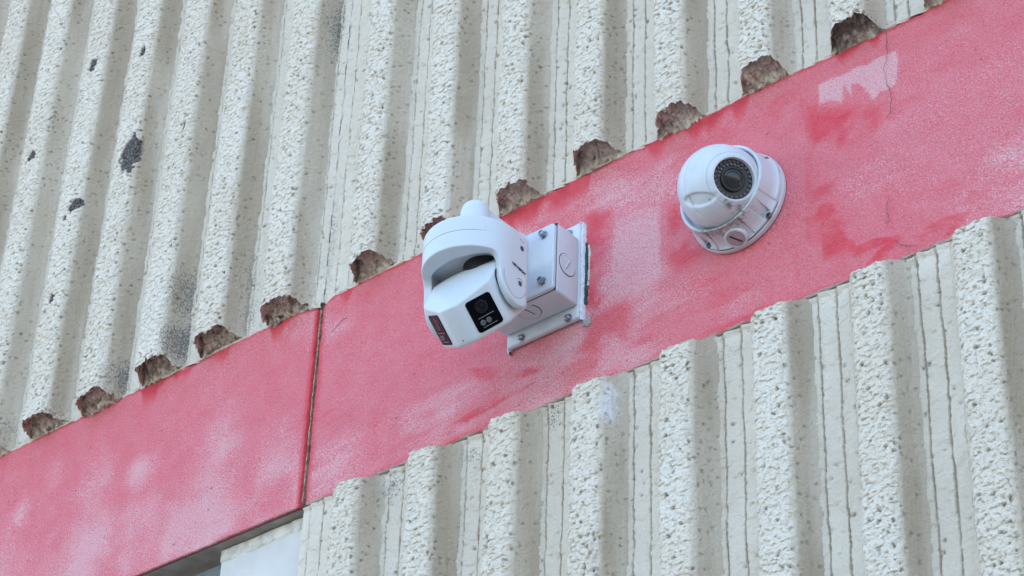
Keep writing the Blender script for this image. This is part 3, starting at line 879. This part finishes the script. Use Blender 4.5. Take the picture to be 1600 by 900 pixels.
def row(off, z): rows.append(np.concatenate([per_xy + nrm * off, np.broadcast_to(z, (len(per),))[:, None]], 1))
for q in (0, .3, .6, .85, .96): rows.append(np.concatenate([per_xy * q, np.full((len(per), 1), -.0405 - .006 * q * q)], 1))
row(-.0010, -.0480); row(-.0002, -.0500); row(0, -.0525)
SG = np.array([.0010 * float(sst(62, 40, np.array(abs(p[3])))) if p[2] == 'f' else 0.0 for p in per])
row(0, -.0722); row(-SG[:, None], -.0727); row(-SG[:, None], -.0733); row(0, -.0738)
for q in np.linspace(0, 1, 16): row(0, -.078 + (zb_ + .0018 + .078) * q)
row(-.0006, zb_ + .0006); row(-.0018, zb_)
row(-(TH - .0018)[:, None], zb_ + .0006); row(-(TH - .0006)[:, None], zb_ + .0018)
for q in np.linspace(0, 1, 8)[1:]: row(-TH[:, None], zb_ + .004 + (-.0885 - zb_ - .004) * q)
for q in (.6, .3, 0.02): rows.append(np.concatenate([(per_xy + nrm * -TH[:, None]) * q, np.full((len(per), 1), -.0885)], 1))
hous = grid('housing', np.array(rows), M['white'], pc, wrap=True)
hous.data.set_sharp_from_angle(angle=R_(40))
# neck, arm and wall flange
bm = bmesh.new()
lathe(bm, [(.0225, -.048), (.0218, .002), (.0212, .010), (.0190, .0175), (.0145, .0225), (.008, .0250), (0, .0257)], 48)
from_bm('neck', bm, M['white'], pc)
bm = bmesh.new()
lathe(bm, [(0, -.004), (.0195, -.004), (.0205, .010), (.0225, .050), (.0255, .086), (.0285, .0945)], 48, axis_frame((0, 0, .003), (-.05, 1, 0)))
from_bm('arm', bm, M['white'], pc)
# lens body
TILT = R_(52)
piv = Vector((-.0020, .0, -.1215))
MB = frame(piv, (1, 0, 0), (0, -math.cos(TILT), -math.sin(TILT)), (0, -math.sin(TILT), math.cos(TILT)))
half = [(.0, .0815), (.010, .0800), (.0165, .0765), (.022, .0722), (.0545, .0458), (.0572, .0425), (.0585, .0380), (.0588, .020), (.0588, -.005), (.0588, -.020), (.050, -.034), (.025, -.042), (0, -.043)]
def dense(h):
    o = []
    for (a, b) in zip(h, h[1:]):
        n = 6
        for k in range(n): o.append((a[0] + (b[0] - a[0]) * k / n, a[1] + (b[1] - a[1]) * k / n))
    o.append(h[-1]); return o
hd = dense(half)
outl = np.array(hd + [(-x, v) for x, v in hd[-2:0:-1]])
for _ in range(2): outl = (np.roll(outl, 1, 0) + 2 * outl + np.roll(outl, -1, 0)) / 4
cen = np.array([0, .006])
rings = []
def ring(sc, s, inset=0.0):
    o = cen + (outl - cen) * sc
    if inset:
        d = outl - cen; d = d / np.hypot(*d.T)[:, None]; o = outl - d * inset
    rings.append(np.concatenate([o, np.full((len(o), 1), s)], 1))
ring(0.001, -.0600); ring(.5, -.0600); ring(.85, -.0598); ring(1, -.0592, .0045); ring(1, -.0575, .0018); ring(1, -.0550, .0004); ring(1, -.0520)
ring(1, -.030); ring(1, -.0035); ring(1, -.0016, .0003); ring(1, -.0004, .0012); ring(1, .0003, .0026)
for sc in (.93, .82, .68, .5, .3, .12, .001):
    ring(sc, .0005 + .0060 * (1 - sc ** 1.7))
PB = np.array(rings)
PB[7:, :, 2] += (.26 * np.clip(.074 - PB[7:, :, 1], 0, .075)) * sst(-.030, 0.0, PB[7:, :, 2])
Vb = np.array([list(MB @ Vector(p)) for p in PB.reshape(-1, 3)]).reshape(PB.shape)
lb = grid('lens_body', Vb, M['white'], pc, wrap=True)
lb.data.set_sharp_from_angle(angle=R_(50))

def rrect(w, h, r, n=6):
    o = []
    for cx, cy, a0 in ((w / 2 - r, h / 2 - r, 0), (-w / 2 + r, h / 2 - r, 90), (-w / 2 + r, -h / 2 + r, 180), (w / 2 - r, -h / 2 + r, 270)):
        for k in range(n + 1):
            a = R_(a0 + 90 * k / n); o.append((cx + r * math.cos(a), cy + r * math.sin(a)))
    return o
def plate(name, outline, t, mat, parent, m, z0=0.0, bev=.0004):
    bm = bmesh.new()
    lo = [bm.verts.new((x, y, z0)) for x, y in outline]; n = len(lo)
    mi = [bm.verts.new((x, y, z0 + t - bev)) for x, y in outline]
    s = 1 - bev / max(abs(x) for x, y in outline)
    hi = [bm.verts.new((x * s, y * s, z0 + t)) for x, y in outline]
    for a, b in ((lo, mi), (mi, hi)):
        for k in range(n): bm.faces.new((a[k], a[(k + 1) % n], b[(k + 1) % n], b[k]))
    bm.faces.new(hi)
    for v in bm.verts: v.co = m @ v.co
    return from_bm(name, bm, mat, parent, angle=25)

for sg in (1, -1):
    fa = Vector((.0222 * sg, .0720, -.0285)); fb = Vector((.0545 * sg, .0458, -.0285))
    mid = (fa + fb) / 2
    hdir = ((fb - fa) * sg).normalized(); ndir = hdir.cross(Vector((0, 0, 1))) * 1
    if ndir.y < 0: ndir = -ndir
    MW = MB @ frame(mid - ndir * .0004, hdir, (0, 0, 1), ndir)
    w = plate('lens_window', rrect(.0385, .0470, .0045), .0016, M['gloss'], lb, MW)
    up = 1
    def P_(x, y, z=.0016): return MW @ Matrix.Translation((x, y, z))
    bm = bmesh.new(); torus(bm, .0088, .0005, 36, 6, P_(0, .0095))
    from_bm('lens_ring', bm, M['lensring'], lb)
    bm = bmesh.new(); lathe(bm, [(.0086, 0), (.0075, .0003), (.0060, .0003), (.0055, .0001), (.003, .0006), (0, .0007)], 36, P_(0, .0095, .0015))
    from_bm('lens', bm, M['lens'], lb)
    bm = bmesh.new(); bm_box(bm, (0, -.0045, 0), (.024, .0007, .0006), 0, 1, P_(.0005, 0))
    from_bm('trim_line', bm, M['line'], lb)
    for lx in (-.0048, .0042):
        bm = bmesh.new(); lathe(bm, [(.0041, 0), (.0040, .0005), (.0032, .0012), (.0018, .0008), (.0013, .0014), (0, .0016)], 20, P_(lx - .003, -.0120))
        from_bm('led', bm, M['led'], lb)
    bm = bmesh.new(); bm_box(bm, (0, -.0185, 0), (.0215, .0006, .0006), 0, 1, P_(.0002, 0))
    from_bm('trim_line', bm, M['line'], lb)
bm = bmesh.new(); lathe(bm, [(.0010, 0), (.0010, .0006), (0, .0006)], 12, MB @ axis_frame((.0005, .0812, -.050), (0, 1, 0)))
from_bm('microphone_hole', bm, M['ink'], lb)
for q in (0, 1):
    bm = bmesh.new(); bm_box(bm, (-.020 + q * .0022, .0600 + q * .001, .0030), (.0028, .0010, .0006), 0, 1, MB)
    from_bm('printed_mark', bm, M['line'], lb)
plate('cover', rrect(.1342, .1150, .0065), .0060, M['box'], jb, COVER[0], 0.0, .0014)
# dark tilt hub inside the housing
bm = bmesh.new(); lathe(bm, [(.032, -.089), (.032, -.102), (.029, -.116), (0, -.118)], 32, Matrix.Translation((.016, .010, 0)))
from_bm('tilt_hub', bm, M['black'], pc)
bm = bmesh.new(); lathe(bm, [(.020, 0), (.020, .118)], 24, axis_frame((-.059, 0.0, -.130), (1, 0, 0)))
from_bm('tilt_axle', bm, M['black'], pc)
# side cover with its print and screws on the right-hand arm
def arm_plan(k, y0=.014, hw=.030, zt=-.060, zb=-.163):
    o = []
    for a in np.linspace(0, math.pi, 25): o.append((y0 + hw * math.cos(a), -.128 - (zb * -1 - .128) * math.sin(a)))
    o.append((y0 - hw, zt)); o.append((y0 + hw, zt))
    return o
MS = frame((RC - .0004, 0, 0), (0, 1, 0), (0, 0, 1), (1, 0, 0))
bm = bmesh.new()
pts = arm_plan(1, .008, .026, -.06, -.160)[3:25]
prev = None
for (y, z), (y2, z2) in zip(pts, pts[1:]):
    a, b = Vector((y, z, .0005)), Vector((y2, z2, .0005))
    d = (b - a).normalized(); n_ = Vector((-d.y, d.x, 0)) * .0004
    vs = [bm.verts.new(MS @ p) for p in (a + n_, a - n_, b - n_, b + n_)]
    bm.faces.new(vs)
from_bm('cover_seam', bm, M['line'], hous)
for y, z in ((.0200, -.0715), (.0185, -.1325)):
    m = MS @ Matrix.Translation((y, z, .0002))
    bm = bmesh.new(); lathe(bm, [(.0040, 0), (.0040, .0008), (.0034, .0011), (.0026, .0005), (0, .0005)], 24, m)
    from_bm('screw', bm, M['dkscrew'], hous)
for y, z in ((.0155, -.0585), (.0190, -.0595), (.0225, -.0605)):
    bm = bmesh.new(); lathe(bm, [(.0008, 0), (.0008, .0004), (0, .0004)], 10, MS @ Matrix.Translation((y, z, .0003)))
    from_bm('indicator_dot', bm, M['ink'], hous)
bm = bmesh.new(); torus(bm, .0068, .0004, 16, 5, MS @ Matrix.Translation((.0185, -.1315, .0004)), R_(30), R_(150))
from_bm('printed_arc', bm, M['ink'], hous)
def text_mesh(name, s, size, mat, parent, m, shear=0.0, off=0.0):
    cu = bpy.data.curves.new(name, 'FONT'); cu.body = s; cu.size = size; cu.shear = shear; cu.offset = off
    cu.align_x = 'CENTER'; cu.align_y = 'CENTER'; cu.extrude = .00015; cu.resolution_u = 4
    to = bpy.data.objects.new(name, cu); C.objects.link(to)
    bpy.context.view_layer.update()
    me = bpy.data.meshes.new_from_object(to.evaluated_get(bpy.context.evaluated_depsgraph_get()))
    bpy.data.objects.remove(to)
    me.materials.clear(); me.materials.append(mat); me.transform(m)
    me.name = name
    return link(bpy.data.objects.new(name, me), parent)
text_mesh('logo_text', 'HIKVISION', .0064, M['ink'], hous, MS @ Matrix.Translation((.0140, -.1090, .0008)) @ Matrix.Rotation(R_(-6), 4, 'Z'), .22, .00022)

# ------------------------------------------------------------------ turret camera
TX, TZ = .4155, -.0385
tc_ = thing('security_camera', 'white turret camera with a ball head and ring of LEDs, right of the square box', 'camera', (TX, 0, TZ), group='security cameras')
TA = 420
th = np.linspace(0, 2 * np.pi, TA, endpoint=False)
K = .968
prof = [(.0770, .000), (.0795, .0012), (.0798, .0068), (.0790, .0086), (.0776, .0090), (.0774, .0104), (.0784, .0110), (.0780, .0132),
        (.0758, .0165), (.0738, .0215), (.0727, .0280), (.0718, .0350), (.0711, .0420), (.0707, .0460), (.0700, .0482), (.0686, .0490), (.0664, .0484), (.0652, .0460), (.0640, .036), (.030, .033), (.001, .033)]
rowsT = []
for a, b in zip(prof, prof[1:]):
    nn = 9 if a[0] < .0785 and a[0] > .0700 and a[1] > .0120 else 2
    for k in range(nn): rowsT.append((a[0] + (b[0] - a[0]) * k / nn, a[1] + (b[1] - a[1]) * k / nn))
rowsT.append(prof[-1]); rowsT = np.array(rowsT); rowsT[:, 0] *= K
Rr = rowsT[:, 0][:, None] + 0 * th; Hh = rowsT[:, 1][:, None] + 0 * th
Xl = Rr * np.cos(th); Zl = Rr * np.sin(th)
SCR = [(.0555, -.0515), (-.0440, -.0570), (.0540, .0450)]
dentH = np.zeros_like(Hh)
for sx, sz in SCR:
    sr = math.hypot(sx, sz); ang = math.atan2(sz, sx)
    u = Xl * math.cos(ang) + Zl * math.sin(ang) - sr; v_ = -Xl * math.sin(ang) + Zl * math.cos(ang)
    rr = np.hypot(np.maximum(u, 0), v_ / (1 + .035 * np.maximum(-u, 0) / .001 * .8))
    mk = sst(.0072, .0058, rr) * sst(-.022, -.017, u) * sst(.0680, .0688, Rr)
    dentH = np.maximum(dentH, mk * np.clip(Hh - .0135, 0, 1))
angs = np.degrees(np.arctan2(Zl, Xl))
body = sst(.0765, .0750, Rr) * sst(.0676, .0684, Rr)
step_ = np.zeros_like(Hh)
for a0, a1, q in ((-114, -66, -1.0), (-25, 12, 1.0), (150, 172, 1.0), (74, 118, .8)):
    step_ += q * sst(a0 - .9, a0 + .9, angs) * (1 - sst(a1 - .9, a1 + .9, angs))
Hb = Hh - dentH + step_ * body * .0022 * (dentH < .0005)
fx_ = 1 + step_ * body * .016 * (dentH < .0005)
PT = np.stack([Xl * fx_, -Hb, Zl * fx_], -1)
edge_d = np.zeros_like(Hh)
for a0 in (-114, -66): edge_d = np.maximum(edge_d, .45 * np.exp(-((angs - a0) / .9) ** 2) * body)
dirtb = .62 * sst(.0715, .0680, Rr) * sst(-25, -60, angs) * sst(-150, -120, angs) + .25 * sst(.0785 * K, .0775 * K, Rr) * sst(.004, .010, Hh) * sst(.014, .010, Hh) + .16 * sst(-50, -75, angs) * sst(-130, -110, angs) + edge_d
base = grid('mounting_base', PT, M['turret'], tc_, dict(dirt=dirtb), wrap=True)
base.data.set_sharp_from_angle(angle=R_(38))
bm = bmesh.new(); torus(bm, .0780 * K, .0005, 96, 5, axis_frame((0, -.0097, 0), (0, -1, 0)))
from_bm('rim_joint', bm, M['dkscrew'], base)
for k, (sx, sz) in enumerate(SCR):
    bm = bmesh.new(); lathe(bm, [(.0046, 0), (.0046, .0022), (.0036, .0030), (.0022, .0030), (.0020, .0016), (0, .0016)], 18, axis_frame((sx, -.0125, sz), (0, -1, 0)))
    from_bm('base_screw', bm, M['dkscrew'], base)
# conduit plug on the underside
nplug = Vector((0.05, -.35, -1)).normalized()
op = Vector((.006, -.0175, -.0585))
fp = axis_frame(op, nplug, (0, 1, 0))
bm = bmesh.new(); lathe(bm, [(.0160, -.014), (.0160, .0150), (.0154, .0166), (.0132, .0170), (.0127, .0156), (0, .0156)], 40, fp)
pg = from_bm('conduit_boss', bm, M['turret'], tc_)
bm = bmesh.new(); lathe(bm, [(.0122, .015), (.0122, .0164), (.0114, .0170), (0, .0170)], 36, fp)
from_bm('conduit_plug', bm, M['plug'], pg)
bm = bmesh.new(); bm_box(bm, (0, 0, .0171), (.019, .0028, .0006), 0, 1, fp @ Matrix.Rotation(R_(125), 4, 'Z'))
from_bm('plug_slot', bm, M['ink'], pg)
# ball head: a front shell with the window, seated in a slightly larger rear shell
BC = Vector((.0045, -.0515, -.0030)); BR = .0590; BR2 = .0600
_n = (.275, -.215); FD = Vector(RM @ np.array([_n[0], _n[1], -math.sqrt(1 - _n[0] ** 2 - _n[1] ** 2)]))
MBL = axis_frame(BC, FD)
nth = 190
tt = np.linspace(0, 2 * math.pi, nth, endpoint=False)
rc = .0335
phc = math.asin(rc / BR)
zc = BR * math.cos(phc)
mm = np.array(MBL)
def cdir(x, y):
    """direction on the head seen at (x right, y down) from straight in front of the lens of this photograph's camera"""
    z = -math.sqrt(max(0, 1 - x * x - y * y)); return RM @ np.array([x, y, z])
SPOTS = ((.10, .44, .13, 1.0), (.02, .34, .09, .95), (.34, .50, .15, .85), (-.10, .26, .06, .8), (-.35, .33, .05, .8), (.56, .48, .10, .8), (-.62, .55, .05, .6), (.15, .93, .2, .7), (-.2, .91, .15, .6), (.20, .62, .12, .5), (.5, .75, .12, .6))
dc = cdir(-.60, .31); ax1 = cdir(-.12, .24) - cdir(-.93, .32); ax1 -= dc * (ax1 @ dc); ax1 /= np.linalg.norm(ax1); ax2 = np.cross(dc, ax1)
def shell(name, profB, parent, extra=0):
    profB = np.array(profB)
    loc = np.stack([profB[:, 0][:, None] * np.cos(tt), profB[:, 0][:, None] * np.sin(tt), profB[:, 1][:, None] + 0 * tt], -1).reshape(-1, 3)
    w3 = loc @ mm[:3, :3].T + mm[:3, 3]
    dirs = w3 - np.array(BC); dl = np.linalg.norm(dirs, axis=1, keepdims=True); dirs = dirs / dl
    onb = (dl[:, 0] > BR * .985)
    dirt = np.zeros(len(dirs))
    for (x, y, w, q) in SPOTS:
        ang = np.arccos(np.clip(dirs @ cdir(x, y), -1, 1)); dirt = np.maximum(dirt, q * np.exp(-(ang / w) ** 2))
    uu = dirs @ ax1 / .50; vv = dirs @ ax2 / .19
    dim = np.where(dirs @ dc > .3, sst(1.0, .78, np.sqrt(uu ** 2 + np.abs(vv) ** 1.5)), 0) * onb
    w3 = w3 - dirs * (dim * .0036)[:, None]
    dirt = np.maximum(dirt, .40 * ((dim > .05) & (dim < .75) & (vv * -1 > -2)) * sst(.0, .5, uu))
    o = raw_mesh(name, w3, grid_faces(len(profB), nth, True), M['turret'], parent, dict(dirt=dirt))
    o.data.set_sharp_from_angle(angle=R_(40))
    return o
PS = R_(77)
fr_ = [(BR * math.sin(p), BR * math.cos(p)) for p in np.linspace(PS + .10, phc + .12, 80)]
pg_ = phc + .12
fr_ += [(BR * .985 * math.sin(pg_ - .012), BR * .985 * math.cos(pg_ - .012)), (BR * .985 * math.sin(pg_ - .024), BR * .985 * math.cos(pg_ - .024)), (BR * math.sin(pg_ - .036), BR * math.cos(pg_ - .036)),
        (rc - .0006, zc + .0012), (rc - .0022, zc + .0020), (rc - .0040, zc + .0017), (rc - .0046, zc - .0008), (rc - .0050, zc - .0060)]
shell('front_shell', fr_, tc_)
re_ = [(BR2 * math.sin(p), BR2 * math.cos(p)) for p in np.linspace(math.pi, PS + .03, 70)] + [(BR2 * .996 * math.sin(PS + .012), BR2 * .996 * math.cos(PS + .012)), (BR2 * .985 * math.sin(PS), BR2 * .985 * math.cos(PS)), (BR * .97 * math.sin(PS), BR * .97 * math.cos(PS))]
shell('rear_shell', re_, tc_)
# LED board and lens
bm = bmesh.new(); lathe(bm, [(.0300, zc - .0075), (.0292, zc - .0052), (.0150, zc - .0052), (.0146, zc - .0046)], 64, MBL)
from_bm('led_board', bm, M['lensring'], tc_)
bm = bmesh.new(); lathe(bm, [(.0175, zc - .0060), (.0175, zc - .0022), (.0166, zc - .0016), (.0150, zc - .0016), (.0142, zc - .0024), (.0110, zc - .0032)], 48, MBL)
lt = from_bm('lens_tube', bm, M['black'], tc_)
bm = bmesh.new(); lathe(bm, [(.0143, zc - .0028), (.0100, zc - .0020), (.005, zc - .0015), (0, zc - .0014)], 40, MBL)
from_bm('lens', bm, M['lens'], lt)
bm = bmesh.new(); torus(bm, .0105, .0004, 40, 5, MBL @ Matrix.Translation((0, 0, zc - .0020)))
from_bm('lens_ring', bm, M['lensring'], lt)
for k in range(24):
    a = 2 * math.pi * (k + .3) / 24
    bm = bmesh.new()
    lathe(bm, [(.0023, 0), (.0023, .0010), (.0019, .0019), (.0010, .0025), (0, .0027)], 10, MBL @ Matrix.Translation((.0255 * math.cos(a), .0255 * math.sin(a), zc - .0052)))
    from_bm('led', bm, M['led'], tc_)
for k in range(9):
    a = R_(60 + 15 * k)
    bm = bmesh.new()
    lathe(bm, [(.0019, 0), (.0019, .0010), (.0015, .0018), (0, .0023)], 10, MBL @ Matrix.Translation((.0208 * math.cos(a), .0208 * math.sin(a), zc - .0052)))
    from_bm('led', bm, M['led'], tc_)
